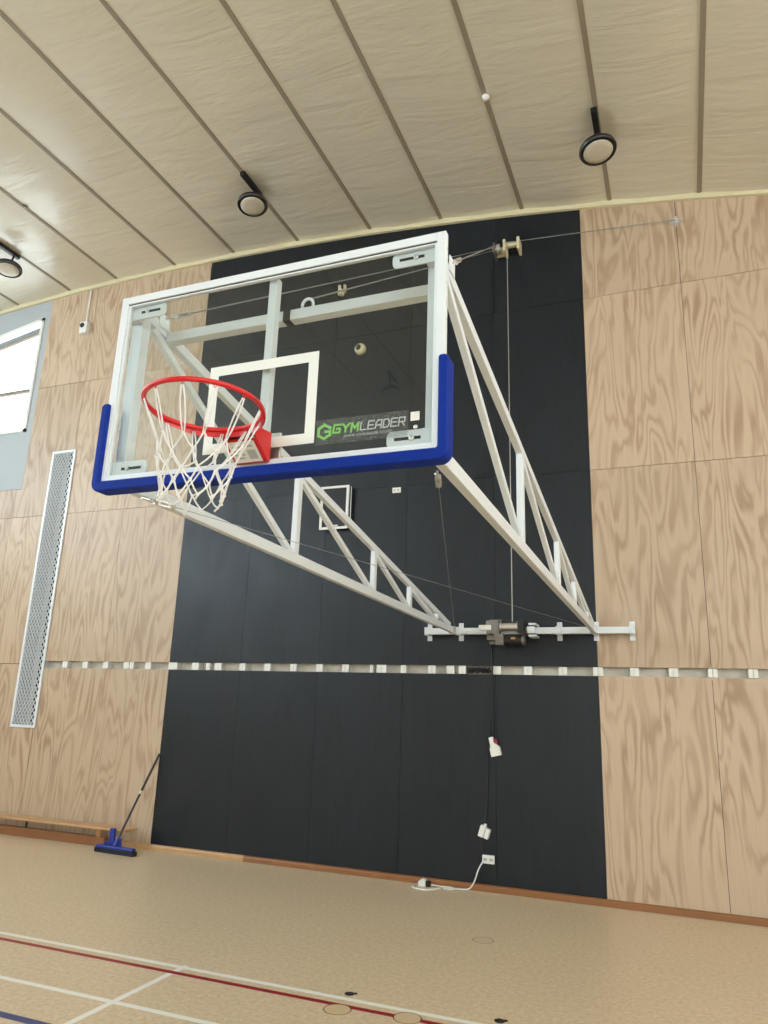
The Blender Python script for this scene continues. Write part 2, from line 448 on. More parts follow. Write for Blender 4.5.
# tangled chain in the slot
ch = MB(); rr = random.Random(5); pts = []
for i in range(170):
    pts.append((-1.55+.28*i/169+rr.uniform(-.02, .02), +.03+rr.uniform(-.02, .03), 2.445+rr.uniform(-.03, .038)))
ch.tube(pts, .0062, 6)
o = ch.build('coiled_chain', M['blackp'], loc=(-1.4, .05, 2.41), smooth=True); tag(o, 'dark tangled chain stuffed in the wall slot below the winch', 'chain')

# ------------------------------------------------------------------ meshed recess
rc = thing('mesh_vent', (-8.61, 0, 1.5), 'tall narrow white framed recess covered with white diamond wire mesh', 'vent')
X0, X1, Z0, Z1 = -8.86, -8.368, 1.50, 6.0
fm = MB()
for a in ((X0-.01, X0+.035, Z0-.01, Z1+.01), (X1-.035, X1+.01, Z0-.01, Z1+.01), (X0+.035, X1-.035, Z0-.01, Z0+.035), (X0+.035, X1-.035, Z1-.035, Z1+.01)):
    fm.box(a[0], a[1], -.022, -.001, a[2], a[3])
fm.build('vent_frame', M['white'], rc, bevel=.004)
ln = MB(); ln.box(X0, X1, .26, .28, Z0, Z1); ln.box(X0, X0+.012, .03, .26, Z0, Z1); ln.box(X1-.012, X1, .03, .26, Z0, Z1)
ln.box(X0, X1, .03, .26, Z0, Z0+.012); ln.box(X0, X1, .03, .26, Z1-.012, Z1); ln.build('recess_lining', M['duct'], rc)
MB().box(X0+.27, X0+.40, .10, .16, Z0+.02, Z1-.02).build('dark_channel', M['blackp'], rc)
me_ = MB(); pch = .062; wa = X1-X0-.07; xa = X0+.035
k = -int(wa/pch*1.6)-2
top = Z1-.035; bot = Z0+.035
slope = 1.7
def clipseg(x0, z0, x1, z1):
    if z0 > z1: x0, z0, x1, z1 = x1, z1, x0, z0
    if z1 < bot or z0 > top: return None
    if z0 < bot: t = (bot-z0)/(z1-z0); x0 += (x1-x0)*t; z0 = bot
    if z1 > top: t = (top-z0)/(z1-z0); x1 = x0+(x1-x0)*t; z1 = top
    return (x0, -.008, z0), (x1, -.008, z1)
z = bot-wa*slope
while z < top:
    for (a, b) in ((clipseg(xa, z, xa+wa, z+wa*slope)), (clipseg(xa, z+wa*slope, xa+wa, z))) if clipseg(xa, z, xa+wa, z+wa*slope) else ():
        me_.tube([a, b], .0066, 5)
    z += pch*slope
me_.build('wire_mesh', M['white'], rc)

# ------------------------------------------------------------------ basketball hoop assembly
BX, BY, BZ = -.835, -6.25, 2.972       # backboard centre x, front face y, lower edge z
hoop = thing('basketball_hoop', (BX, 0, 2.87), 'glass basketball backboard with blue edge padding and red ring on long white truss arms', 'basketball hoop')
L, R_, T = BX-.9, BX+.9, BZ+1.05
fr = MB(); wF = .042
# aluminium frame: front flange plus deep channel
for a, dp_ in (((L, L+wF, BZ, T), .030), ((R_-wF, R_, BZ, T), .036), ((L+wF, R_-wF, BZ, BZ+wF), .030), ((L+wF, R_-wF, T-wF, T), .042)):
    fr.box(a[0], a[1], BY, BY+dp_, a[2], a[3])
wG = .055
for a in ((L+wF, L+wG, BZ+wF, T-wF), (R_-wG, R_-wF, BZ+wF, T-wF), (L+wG, R_-wG, BZ+wF, BZ+wG), (L+wG, R_-wG, T-wG, T-wF)):
    fr.box(a[0], a[1], BY+.008, BY+.030, a[2], a[3])
frame = fr.build('backboard_frame', M['white'], hoop, bevel=.003)
for z in (BZ+.2, BZ+.45, BZ+.62, BZ+.8, BZ+.97):
    for x, s in ((R_, 1), (L, -1)): MB().cyl((x, BY+.021, z), (x+s*.002, BY+.021, z), .006, 10).build('screw', M['steel'], frame)
glassp = MB().box(L+.045, R_-.045, BY+.012, BY+.022, BZ+.045, T-.045).build('glass_board', M['glass'], hoop)
gk = MB()   # dark gasket line
gk.box(L+wF, R_-wF, BY+.0065, BY+.0085, T-wF-.005, T-wF)
gk.build('gasket', M['blackp'], frame)
# shooting rectangle
yq = BY+.0105
rx0, rx1, rz0, rz1, rw = BX-.295, BX+.295, 3.082, 3.532, .05
q = MB()
for a in ((rx0, rx0+rw, rz0, rz1), (rx1-rw, rx1, rz0, rz1), (rx0+rw, rx1-rw, rz0, rz0+rw), (rx0+rw, rx1-rw, rz1-rw, rz1)):
    q.box(a[0], a[1], yq, yq+.0012, a[2], a[3])
q.build('target_rectangle', M['decal'], glassp)
q = MB()
# printed logo strip
MB().box(-.53, -.095, yq+.0006, yq+.0012, 3.068, 3.185).build('logo_film', M['film'], glassp)
def strokes(mb, segs, x, z, w, h, t, sk=0):
    q_ = 0
    for pl in segs:
        for (a, b) in zip(pl, pl[1:]):
            q_ += 1
            A = Vector((x+a[0]*w+sk*a[1]*h, yq-.00006*q_, z+a[1]*h)); B = Vector((x+b[0]*w+sk*b[1]*h, yq-.00006*q_, z+b[1]*h))
            d = (B-A).normalized()*t*.5
            mb.beam(A-d, B+d, t, .0012, Vector((d.z, 0, -d.x)))
LET = {'G': [[(1, 1), (0, 1), (0, 0), (1, 0), (1, .5), (.5, .5)]], 'Y': [[(0, 1), (.5, .5), (1, 1)], [(.5, .5), (.5, 0)]],
       'M': [[(0, 0), (0, 1), (.5, .35), (1, 1), (1, 0)]], 'L': [[(0, 1), (0, 0), (1, 0)]], 'E': [[(1, 1), (0, 1), (0, 0), (1, 0)], [(0, .5), (.9, .5)]],
       'A': [[(0, 0), (0, .65), (.3, 1), (1, 1), (1, 0)], [(0, .38), (1, .38)]], 'D': [[(0, 0), (0, 1), (.75, 1), (1, .78), (1, .22), (.75, 0), (0, 0)]],
       'R': [[(0, 0), (0, 1), (1, 1), (1, .45), (0, .45)], [(.5, .45), (1, 0)]]}
g1, g2 = MB(), MB(); x = -.447
for ch_ in 'GYM':
    strokes(g1, LET[ch_], x, 3.118, .031, .036, .0085, .12); x += .0435
for ch_ in 'LEADER':
    strokes(g2, LET[ch_], x, 3.118, .026, .036, .0055, .12); x += .0355
hexp = [(math.cos(PI/6+PI/3*i), math.sin(PI/6+PI/3*i)) for i in range(6)]
hx, hz, hr = -.490, 3.128, .036
strokes(g1, [[hexp[0], hexp[1], hexp[2], hexp[3], hexp[4], (hexp[5][0], hexp[5][1]), (hexp[5][0], 0), (.2, 0)]], hx, hz, hr*.9, hr*.9, .0125)
tag(g1.build('green_lettering', M['green'], glassp), 'bright green GYM lettering with hexagonal G emblem')
tag(g2.build('grey_lettering', M['greyprint'], glassp), 'grey outlined LEADER lettering')
cu = bpy.data.curves.new('web_address', 'FONT'); cu.body = 'WWW.GYMLEADER.CO.NZ'; cu.size = .0165; cu.extrude = .0004; cu.space_character = 1.15
tmp = bpy.data.objects.new('web_address', cu); COL.objects.link(tmp)
bpy.context.view_layer.update()
wm = bpy.data.meshes.new_from_object(tmp.evaluated_get(bpy.context.evaluated_depsgraph_get())); bpy.data.objects.remove(tmp)
wm.materials.clear(); wm.materials.append(M['greyprint'])
t = bpy.data.objects.new('web_address', wm); COL.objects.link(t); t.parent = glassp
t.rotation_euler = (PI/2, 0, 0); t.location = Vector((-.395, yq, 3.092))-wloc(glassp)
MB().box(-.085, -.045, yq, yq+.0012, 3.133, 3.173).build('blank_sticker', M['label'], glassp)
MB().lathe([(.001, 0), (.008, .001), (.010, .004), (.0085, .005)], (-.062, yq-.003, 3.104), (0, 1, 0), 14).build('round_badge', M['steel'], glassp, smooth=True)

# padding: U shape round the lower edge
pad = MB()
o_, i_ = .024, .014
zt = 3.41
xo0, xo1, zo = L-o_, R_+o_, BZ-.032
xi0, xi1, zi = L+i_+.008, R_-i_-.008, BZ+i_+.008
def rc_(cx, cz, r, a0, a1, n=6): return [(cx+r*math.cos(math.radians(a0+(a1-a0)*i/n)), cz+r*math.sin(math.radians(a0+(a1-a0)*i/n))) for i in range(n+1)]
pr_ = .05
poly = rc_(xo0+pr_, zo+pr_, pr_, 180, 270)+rc_(xo1-pr_, zo+pr_, pr_, 270, 360)
poly += rc_(xo1-.022, zt-.022, .022, 0, 90)+rc_(xi1+.012, zt-.012, .012, 90, 180, 3)+[(xi1, zi), (xi0, zi)]+rc_(xi0-.012, zt-.012, .012, 0, 90, 3)+rc_(xo0+.022, zt-.022, .022, 90, 180)
pad.prism(poly, BY-.022, BY+.070)
padding = pad.build('edge_padding', M['blue'], hoop, bevel=.012, seg=3)
tag(padding, 'bright blue foam edge padding')
for x in [BX-.7+.35*i for i in range(5)]: MB().cyl((x, BY+.02, zo-.0012), (x, BY+.02, zo+.002), .008, 10).build('bolt', M['dcable'], padding)

# slotted corner plates behind the glass
for sx, xa_ in ((1, L+.03), (-1, R_-.03)):
    for zc_, hgt in ((T-.085, .075), (BZ+.092, .075)):
        n = 8; x_in = xa_+sx*.235
        pl = [(xa_, zc_-hgt/2), (x_in-sx*.025, zc_-hgt/2)]+[(x_in-sx*.025+sx*.025*math.cos(math.radians(-90+90*i/4)), zc_-hgt/2+.025+.025*math.sin(math.radians(-90+90*i/4))) for i in range(5)]
        pl += [(x_in-sx*.025+sx*.025*math.cos(math.radians(90*i/4)), zc_+hgt/2-.025+.025*math.sin(math.radians(90*i/4))) for i in range(5)]+[(xa_, zc_+hgt/2)]
        cp = MB().prism(pl, BY+.032, BY+.040).build('corner_plate', M['white'], hoop)
        s_ = MB(); s_.box(min(xa_+sx*.08, xa_+sx*.20), max(xa_+sx*.08, xa_+sx*.20), BY+.0305, BY+.0325, zc_-.007, zc_+.007)
        s_.build('slot', M['dcable'], cp)
        bo = MB(); bo.lathe([(.013, 0), (.013, .006), (.006, .008)], (xa_+sx*.12, BY+.03, zc_), (0, -1, 0), 6); bo.build('bolt', M['steel'], cp)
# centre upright behind the glass
MB().box(BX-.022, BX+.022, BY+.042, BY+.09, BZ+.03, T-.03).build('centre_upright', M['white'], hoop, bevel=.004)
MB().box(BX-.11, BX+.11, BY+.034, BY+.05, BZ+.035, BZ+.19).build('mounting_plate', M['steel'], hoop, bevel=.003)

# ring with bracket
RX, RY, RZ, RR = BX, BY-.165-.2386, 3.125, .2386
def tl(y): return (y-RY)*-.045        # the ring sits a touch high at its front
ring = MB().tube([(RX+RR*math.cos(a), RY+RR*math.sin(a), RZ+tl(RY+RR*math.sin(a))) for a in [2*PI*i/64 for i in range(64)]], .0105, 12, closed=True).build('ring', M['red'], hoop, smooth=True)
tag(ring, 'bright red steel ring')
b = MB()
# lower brace band curving round the board side of the ring
n = 36; a0, a1 = math.radians(-5), math.radians(185)
inn = []
prof = ((.004, -.008), (.013, -.012), (.013, -.030), (.004, -.034))
rings = []
for i in range(n+1):
    a = a0+(a1-a0)*i/n; e = min(1, min(i, n-i)/9.)
    rings.append([b.bm.verts.new((RX+(RR+dr)*math.cos(a), RY+(RR+dr)*math.sin(a), RZ+tl(RY+RR*math.sin(a))-.006+(dz+.006)*e)) for dr, dz in prof])
for i in range(n):
    for k2 in range(4): b.bm.faces.new((rings[i][k2], rings[i][(k2+1) % 4], rings[i+1][(k2+1) % 4], rings[i+1][k2]))
b.build('brace_band', M['red'], ring, smooth=False)
bk = MB()
hw = .085; yb = BY-.003
# side cheeks (wedge), front plate and top plate
side = [(yb, RZ+.022), (yb-.155, RZ+.008), (yb-.150, RZ-.028), (yb-.018, RZ-.118), (yb, RZ-.118)]
for x0_, x1_ in ((RX-hw, RX-hw+.006), (RX+hw-.006, RX+hw)):
    A = [bk.bm.verts.new((x0_, y, z)) for y, z in side]; B = [bk.bm.verts.new((x1_, y, z)) for y, z in side]
    bk.bm.faces.new(A); bk.bm.faces.new(B[::-1])
    for i in range(5): bk.bm.faces.new((A[i], B[i], B[(i+1) % 5], A[(i+1) % 5]))
def plate(mb, x0_, x1_, p, q_, th):
    mb.beam(((x0_+x1_)/2, p[0], p[1]), ((x0_+x1_)/2, q_[0], q_[1]), x1_-x0_, th, (1, 0, 0))
plate(bk, RX-hw+.006, RX+hw-.006, (yb-.125, RZ-.044), (yb-.018, RZ-.116), .006)
plate(bk, RX-hw+.006, RX+hw-.006, (yb-.002, RZ+.016), (yb-.152, RZ+.004), .006)
bk.box(RX-hw+.006, RX+hw-.006, yb-.018, yb, RZ-.118, RZ-.112)
bk.box(RX-hw+.006, RX+hw-.006, yb-.005, yb, RZ-.112, RZ+.01)
brk = bk.build('ring_bracket', M['red'], ring, bevel=.0015)
lb = MB(); p0 = Vector((0, yb-.121, RZ-.052)); p1 = Vector((0, yb-.026, RZ-.116)); nn = Vector((0, -(p1-p0).z, (p1-p0).y)).normalized()
if nn.z > 0: nn = -nn
A = p0+nn*.0035; B = p1+nn*.0035
plate(lb, RX-.068, RX+.068, (A.y, A.z), (B.y, B.z), .001)
ls = lb.build('warning_label', M['label'], ring)
bl = MB()
for (xa_, xb_, ta, tb) in ((.012, .05, .18, .28), (.012, .055, .42, .85), (-.055, -.005, .2, .3), (-.055, -.01, .42, .5), (-.055, -.005, .58, .66), (-.055, -.012, .74, .82)):
    P = A.lerp(B, ta)+nn*.001; Q = A.lerp(B, tb)+nn*.001
    plate(bl, RX+xa_, RX+xb_, (P.y, P.z), (Q.y, Q.z), .0006)
bl.build('label_print', M['greyprint'], ring)
for i in range(12):
    hk = MB()
    a = 2*PI*(i+.5)/12; cx, cy = RX+RR*math.cos(a), RY+RR*math.sin(a); RZ_ = RZ+tl(cy)
    hk.tube([(cx-.008*math.sin(a), cy+.008*math.cos(a), RZ_-.008), (cx, cy, RZ_-.022), (cx+.008*math.sin(a), cy-.008*math.cos(a), RZ_-.008)], .0025, 5)
    hk.build('net_hook', M['red'], ring)

# net
rn = random.Random(11)
N_ = 12
def npt(level, k):
    zs = [0, -.155, -.215, -.275, -.335, -.385]; rs = [.236, .168, .152, .140, .128, .124]
    a = 2*PI*(k+.5+(.5 if level in (2, 4) else 0))/12
    j = .0 if level == 0 else .010
    return Vector((RX+rs[level]*math.cos(a)+rn.uniform(-j, j)-.02*level/5, RY+rs[level]*math.sin(a)+rn.uniform(-j, j), RZ-.022+(tl(RY+rs[0]*math.sin(a)) if level == 0 else 0)+zs[level]+rn.uniform(-j, j)*1.2))
P = [[npt(l, k) for k in range(12)] for l in range(6)]
net = MB()
def cord(a, b, sag=.0, r=.0036, off=Vector((0, 0, 0))):
    m_ = (a+b)/2+off; m_.z -= sag
    net.tube([a, a.lerp(m_, .5)+off*.3, m_, m_.lerp(b, .5)+off*.3, b], r, 6)
for k in range(12):
    a = 2*PI*(k+.5)/12; tg = Vector((-math.sin(a), math.cos(a), 0))
    for s in (-1, 1): cord(P[0][k]+tg*.004*s, P[1][k]+tg*.003*s, 0, .0032, tg*s*rn.uniform(.002, .007))
    for l in (1, 3):
        cord(P[l][k], P[l+1][k], .004); cord(P[l][k], P[l+1][(k-1) % 12], .004)
    cord(P[2][k], P[3][k], .004); cord(P[2][k], P[3][(k+1) % 12], .004)
    cord(P[4][k], P[5][k], .004); cord(P[4][k], P[5][(k+1) % 12], .004)
    for l in range(1, 6):
        net.lathe([(.001, -.007), (.0055, -.004), (.007, 0), (.0055, .004), (.001, .007)], P[l][k], (rn.uniform(-.5, .5), rn.uniform(-.5, .5), 1), 8)
    e = P[5][k]; net.tube([e, e+Vector((rn.uniform(-.01, .01), rn.uniform(-.01, .01), -.016))], [.0035, .0045], 6)
o = net.build('basketball_net', M['cord'], loc=(RX, RY, RZ-.45), smooth=True)
tag(o, 'white knotted cord net hanging from the red ring', 'net')

# truss arms
def zb(y): return 2.915+(-y-.16)/5.9*.115          # bottom chord centre
def zt_(y): return 2.955+(-y-.30)*.178             # top chord centre
for ax, lab in ((-1.69, 'left white steel truss arm'), (-.012, 'right white steel truss arm')):
    arm = bpy.data.objects.new('support_arm', None); COL.objects.link(arm); arm.parent = hoop
    arm.location = Vector((ax, -.16, 2.915))-wloc(hoop); arm['label'] = lab
    MB().beam((ax, -.15, zb(-.15)), (ax, -6.13, zb(-6.13)), .05, .075).build('lower_chord', M['white'], arm, bevel=.005)
    MB().beam((ax, -.33, zt_(-.33)), (ax, -6.10, zt_(-6.10)), .045, .06).build('upper_chord', M['white'], arm, bevel=.005)
    vs_ = [-.85, -1.77, -2.76, -4.28]
    for y in vs_: MB().box(ax-.022, ax+.022, y-.03, y+.03, zb(y)+.03, zt_(y)-.02).build('upright', M['white'], arm, bevel=.004)
    MB().box(ax-.034, ax+.034, -6.165, -6.10, BZ+.03, T-.05).build('end_post', M['white'], arm, bevel=.004)
    tops = [-6.05, -4.28, -2.76, -1.77]; bots = [-4.34, -2.82, -1.83, -.90]
    for a, b_ in zip(tops, bots): MB().beam((ax, a, zt_(a)-.04), (ax, b_, zb(b_)+.03), .038, .042).build('diagonal', M['white'], arm, bevel=.004)
    pv = MB(); pv.box(ax-.036, ax-.028, -.24, -.1, 2.875, 2.96); pv.box(ax+.028, ax+.036, -.24, -.1, 2.875, 2.96); pv.cyl((ax-.045, -.2, 2.915), (ax+.045, -.2, 2.915), .012, 12)
    pv.build('pivot_clevis', M['steel'], arm)
    lg = MB(); lg.box(ax+.024, ax+.03, -6.03, -5.95, zt_(-6)+.0, zt_(-6)+.08); lg.build('cable_lug', M['white'], arm)
cb = MB().beam((-1.665, -5.93, 3.93), (-.037, -5.93, 3.93), .06, .06, (0, 0, 1)).build('cross_tube', M['white'], hoop, bevel=.005)
MB().beam((-.915, -5.93, 3.93), (-.875, -5.93, 3.93), .068, .068, (0, 0, 1)).build('rubber_band', M['blackp'], cb)
ey = MB().tube([(-.79+.032*math.cos(a), -5.93, 3.96+.028+.036*math.sin(a)) for a in [2*PI*i/20 for i in range(20)]], .008, 8, closed=True)
ey.cyl((-.79, -5.93, 3.955), (-.79, -5.93, 3.965), .014, 10); ey.build('eye_bolt', M['white'], cb, smooth=True)
# board-to-arm brackets behind corner plates (small spacer blocks)
for ax in (-1.69, -.012):
    for z in (T-.085, BZ+.105): MB().box(ax-.03, ax+.03, BY+.04, -6.16, z-.03, z+.03).build('spacer', M['white'], hoop)

# ------------------------------------------------------------------ wall rail
rail = thing('wall_rail', (-.82, 0, 2.87), 'white horizontal steel rail bolted across the black panels carrying the hoop arms', 'rail')
MB().box(-2.07, .425, -.13, -.05, 2.872, 2.948).build('rail_tube', M['white'], rail, bevel=.004)
for x in (-2.04, -1.63, -.42, .0, .40):
    m_ = MB(); m_.box(x-.03, x+.03, -.008, 0, 2.80, 3.02); m_.box(x-.03, x+.03, -.05, -.008, 2.865, 2.955); m_.box(x-.03, x+.03, -.14, -.04, 2.948, 2.957); m_.box(x-.03, x+.03, -.14, -.04, 2.863, 2.872); m_.box(x-.03, x+.03, -.14, -.13, 2.86, 2.96)
    bb = m_.build('rail_bracket', M['white'], rail, bevel=.002)
    for z in (2.825, 2.995): MB().cyl((x, -.014, z), (x, -.008, z), .012, 8).build('bolt', M['steel'], bb)

# winch
wn_ = thing('electric_winch', (-1.0, 0, 2.72), 'electric winch with silver drum and black motor on the white wall rail', 'winch')
yw = -.20
g = MB(); g.box(-1.25, -1.13, yw-.06, yw+.06, 2.86, 3.02); g.box(-1.16, -1.10, yw-.055, yw+.055, 2.78, 3.03); g.cyl((-1.26, yw, 2.96), (-1.10, yw, 2.96), .055, 20)
g.build('gearbox', M['cast'], wn_, bevel=.006)
MB().box(-1.34, -1.19, yw-.075, yw-.02, 2.905, 2.965).build('gearbox_cover', M['white2'], wn_, bevel=.006)
MB().lathe([(.062, 0), (.062, .012), (.045, .014), (.045, .20), (.062, .202), (.062, .214)], (-1.09, yw, 2.95), (1, 0, 0), 28).build('drum', M['steel'], wn_)
m_ = MB(); m_.box(-.872, -.80, yw-.065, yw+.065, 2.87, 3.03); m_.box(-1.10, -.80, yw+.06, yw+.15, 3.0, 3.03); m_.box(-.81, -.77, yw-.04, yw+.04, 2.84, 2.9)
m_.build('drum_housing', M['blackp'], wn_, bevel=.004)
MB().lathe([(.05, 0), (.058, .01), (.058, .23), (.05, .24)], (-1.06, yw-.01, 2.79), (1, 0, 0), 28).build('motor', M['blackp'], wn_)
m_ = MB(); m_.lathe([(.045, 0), (.06, .006), (.06, .035), (.045, .04)], (-.835, yw-.01, 2.79), (1, 0, 0), 28)
m_.build('motor_end_cap', M['cast'], wn_)
m_ = MB(); m_.box(-1.14, -1.04, yw-.07, yw+.05, 2.73, 2.86); m_.cyl((-1.18, yw, 2.80), (-1.14, yw, 2.80), .035, 14)
m_.build('motor_mount', M['cast'], wn_, bevel=.006)
MB().box(-.95, -.90, yw-.072, yw-.066, 2.795, 2.82).build('motor_label', M['copper'], wn_)
m_ = MB(); m_.box(-.77, -.68, yw-.02, -.05, 2.87, 2.95)
for z in (2.84, 2.975): m_.box(-.75, -.66, yw-.035, -.0, z-.012, z+.012)
m_.build('end_clevis', M['white'], wn_, bevel=.004)
m_ = MB(); m_.box(-1.27, -1.12, -.14, 0, 2.80, 2.865); m_.box(-1.27, -1.12, -.012, 0, 2.76, 3.06); m_.build('backplate', M['cast'], wn_)

# ------------------------------------------------------------------ pulley and cables
PX, PZ = -1.06, 8.17
pu = thing('cable_pulley', (-.95, 0, 8.1), 'cream steel cable pulley bracket high on the black panels near the ceiling', 'pulley')
m_ = MB(); m_.box(-1.02, -.83, -.17, -.11, 8.165, 8.225); m_.box(-1.02, -.985, -.2, 0, 8.09, 8.27); m_.box(-1.15, -1.0, -.03, 0, 8.12, 8.26)
m_.build('bracket', M['cream'], pu, bevel=.005)
MB().box(-.83, -.795, -.2, 0, 8.09, 8.27).build('end_plate', M['cream'], pu, bevel=.005)
m_ = MB(); m_.box(-1.16, -1.135, -.2, 0, 8.08, 8.25); m_.build('cheek_plate', M['cast'], pu, bevel=.004)
m_ = MB(); m_.lathe([(.075, -.02), (.075, -.015), (.055, 0), (.075, .015), (.075, .02)], (-1.085, -.17, 8.15), (1, 0, 0), 26); m_.cyl((-1.17, -.17, 8.15), (-1.0, -.17, 8.15), .015, 12)
m_.build('sheave', M['steel'], pu)
for x in (-1.13, -.81): MB().tube([(x+.0, -.012, 8.27), (x-.02, -.02, 8.36), (x+.01, -.012, 8.42)], .012, 8).build('dark_tube', M['dcable'], pu, smooth=True)  # short dark tubes rising above the pulley bracket
eye = thing('anchor_plate', (1.2, 0, 8.1), 'small silver cross-shaped anchor plate on the pale plywood near the ceiling', 'wall anchor')
m_ = MB(); m_.box(1.12, 1.28, -.012, 0, 8.12, 8.17); m_.box(1.18, 1.22, -.014, 0, 8.07, 8.23); m_.build('plate', M['steel'], eye, bevel=.002)
m_ = MB(); m_.tube([(1.2+.03*math.cos(a), -.045, 8.145+.03*math.sin(a)) for a in [2*PI*i/16 for i in range(16)]], .008, 6, closed=True); m_.cyl((1.2, -.045, 8.145), (1.2, -.012, 8.145), .012, 8)
m_.build('eye', M['steel'], eye, smooth=True)

def cable(a, b, name, label, r=.0045, m=M['wire'], sag=0, tb=None, ts=1):
    a, b = Vector(a), Vector(b); n = 10 if sag else 1
    pts = [a.lerp(b, i/n)-Vector((0, 0, sag*4*(i/n)*(1-i/n))) for i in range(n+1)]
    mb = MB().tube(pts, r, 6)
    d = (b-a).normalized()
    if tb is not None:
        root = thing(name, a, label, 'cable')
        mb.build('wire', m, root)
        t2 = MB(); s = a+d*tb; u = d.orthogonal().normalized()*.012
        t2.tube([s-d*.0, s+d*.04*ts], .007, 8)
        for q_ in (u, -u): t2.tube([s+d*.03*ts+q_, s+d*.15*ts+q_], .006, 6)
        t2.lathe([(.014, 0), (.014, .02)], s+d*.03*ts, d, 8); t2.lathe([(.014, 0), (.014, .02)], s+d*.14*ts, d, 8)
        t2.tube([a+Vector((0, 0, .0)), a+d*tb], .006, 6)
        w_ = d.cross(u).normalized()*.018
        t2.tube([s+d*.02+w_, s+d*.0, s+d*.02-w_], .005, 6)
        t2.build('turnbuckle', M['steel'], root)
        return root
    o = mb.build(name, m, loc=a); return tag(o, label, 'cable')
cable((-1.66, -5.99, 4.03), (-1.10, -.26, 8.12), 'stay_cable', 'thin steel cable from the left arm tip up to the ceiling pulley', tb=.06)
cable((.018, -5.99, 4.03), (-1.06, -.26, 8.16), 'stay_cable', 'thin steel cable with turnbuckle from the right arm tip up to the pulley', tb=.06, ts=2.2)
cable((-.79, -5.93, 4.02), (-1.09, -.26, 8.08), 'hoist_cable', 'thin steel cable from the eye bolt at mid cross tube up to the pulley')
cable((-1.02, -.2, 8.21), (1.2, -.05, 8.15), 'side_cable', 'steel cable running right from the pulley to the silver anchor plate', .006)
cable((-.96, -.2, 8.17), (-.945, -.2, 3.01), 'hoist_cable', 'pale steel cable running straight down the black wall from pulley to winch drum', .006, M['steel'])
cable((-1.665, -6.0, 2.98), (-.05, -.2, 2.93), 'brace_cable', 'thin wire crossing diagonally from lower left of backboard to right arm pivot', .0021, tb=.05)
cable((-.04, -6.0, 2.98), (-1.66, -.2, 2.93), 'brace_cable', 'thin wire with hook hanging from lower right backboard corner to left arm pivot', .0021, tb=.05)

# ------------------------------------------------------------------ wall fittings
# framed plaque
pq = thing('framed_plaque', (-3.43, 0, 4.33), 'black plaque in a thin white frame on the black wall behind the left arm', 'sign')
x0, x1, z0, z1 = -3.64, -3.25, 4.34, 4.92
MB().box(x0-.01, x1+.05, -.06, 0, z0, z1).build('backing_box', M['blackp'], pq)
m_ = MB()
for a in ((x0-.02, x0+.015, z0-.02, z1+.02), (x1-.015, x1+.02, z0-.02, z1+.02), (x0+.015, x1-.015, z0-.02, z0+.012), (x0+.015, x1-.015, z1-.012, z1+.02)): m_.box(a[0], a[1], -.085, -.06, a[2], a[3])
m_.build('plaque_frame', M['white2'], pq)
MB().box(x0+.015, x1-.015, -.072, -.06, z0+.012, z1-.012).build('face', M['plaque'], pq)
MB().box(x1+.045, x1+.053, -.064, -.056, z0, z1).build('edge_strip', M['steel'], pq)
MB().box(-3.44, -3.38, -.075, -.0715, z0+.02, z0+.04).build('small_mark', M['white2'], pq)
# white plates
sw = thing('switch_plate', (-2.55, 0, 4.8), 'small white switch plate on the black wall below the backboard', 'switch')
MB().box(-2.61, -2.49, -.02, 0, 4.79, 4.865).build('plate', M['white2'], sw, bevel=.004)
for x in (-2.575, -2.525): MB().box(x-.012, x+.012, -.025, -.02, 4.815, 4.84).build('rocker', M['greyprint'], sw)
wc = thing('dome_camera', (-3.18, 0, 6.98), 'round cream dome camera with dark lens on the black wall, seen through the glass', 'camera')
MB().lathe([(.085, 0), (.085, .03), (.08, .06), (.062, .085), (.035, .1), (.001, .105)], (-3.18, 0, 7.03), (0, -1, 0), 28).build('dome', M['cream'], wc, smooth=True)
MB().lathe([(.042, 0), (.042, .02), (.03, .035), (.001, .04)], (-3.185, -.082, 7.03), (-.02, -1, -.05), 20).build('lens', M['lens'], wc, smooth=True)
hb = thing('wall_hook_bracket', (-3.55, 0, 7.98), 'small cream bracket high on the black wall, seen through the glass above the cross tube', 'bracket')
m_ = MB(); m_.box(-3.60, -3.56, -.03, 0, 8.0, 8.17); m_.box(-3.56, -3.50, -.09, 0, 7.98, 8.06); m_.box(-3.50, -3.47, -.05, 0, 8.02, 8.15); m_.build('bracket_body', M['cream'], hb, bevel=.004)
MB().cyl((-3.54, -.1, 8.06), (-3.54, -.02, 8.08), .015, 10).build('pin', M['steel'], hb)
# sensor box with conduit
sb = thing('sensor_box', (-8.6, 0, 8.15), 'white sensor box with dark round window and thin conduit on the left plywood', 'sensor')
MB().box(-8.63, -8.47, -.09, 0, 8.18, 8.40).build('box', M['white2'], sb, bevel=.006)
MB().lathe([(.045, 0), (.045, .015), (.035, .02)], (-8.57, -.09, 8.325), (0, -1, 0), 20).build('window', M['lens'], sb)
MB().tube([(-8.56, -.015, 8.4), (-8.56, -.015, 9.06)], .014, 8).build('conduit', M['white2'], sb)
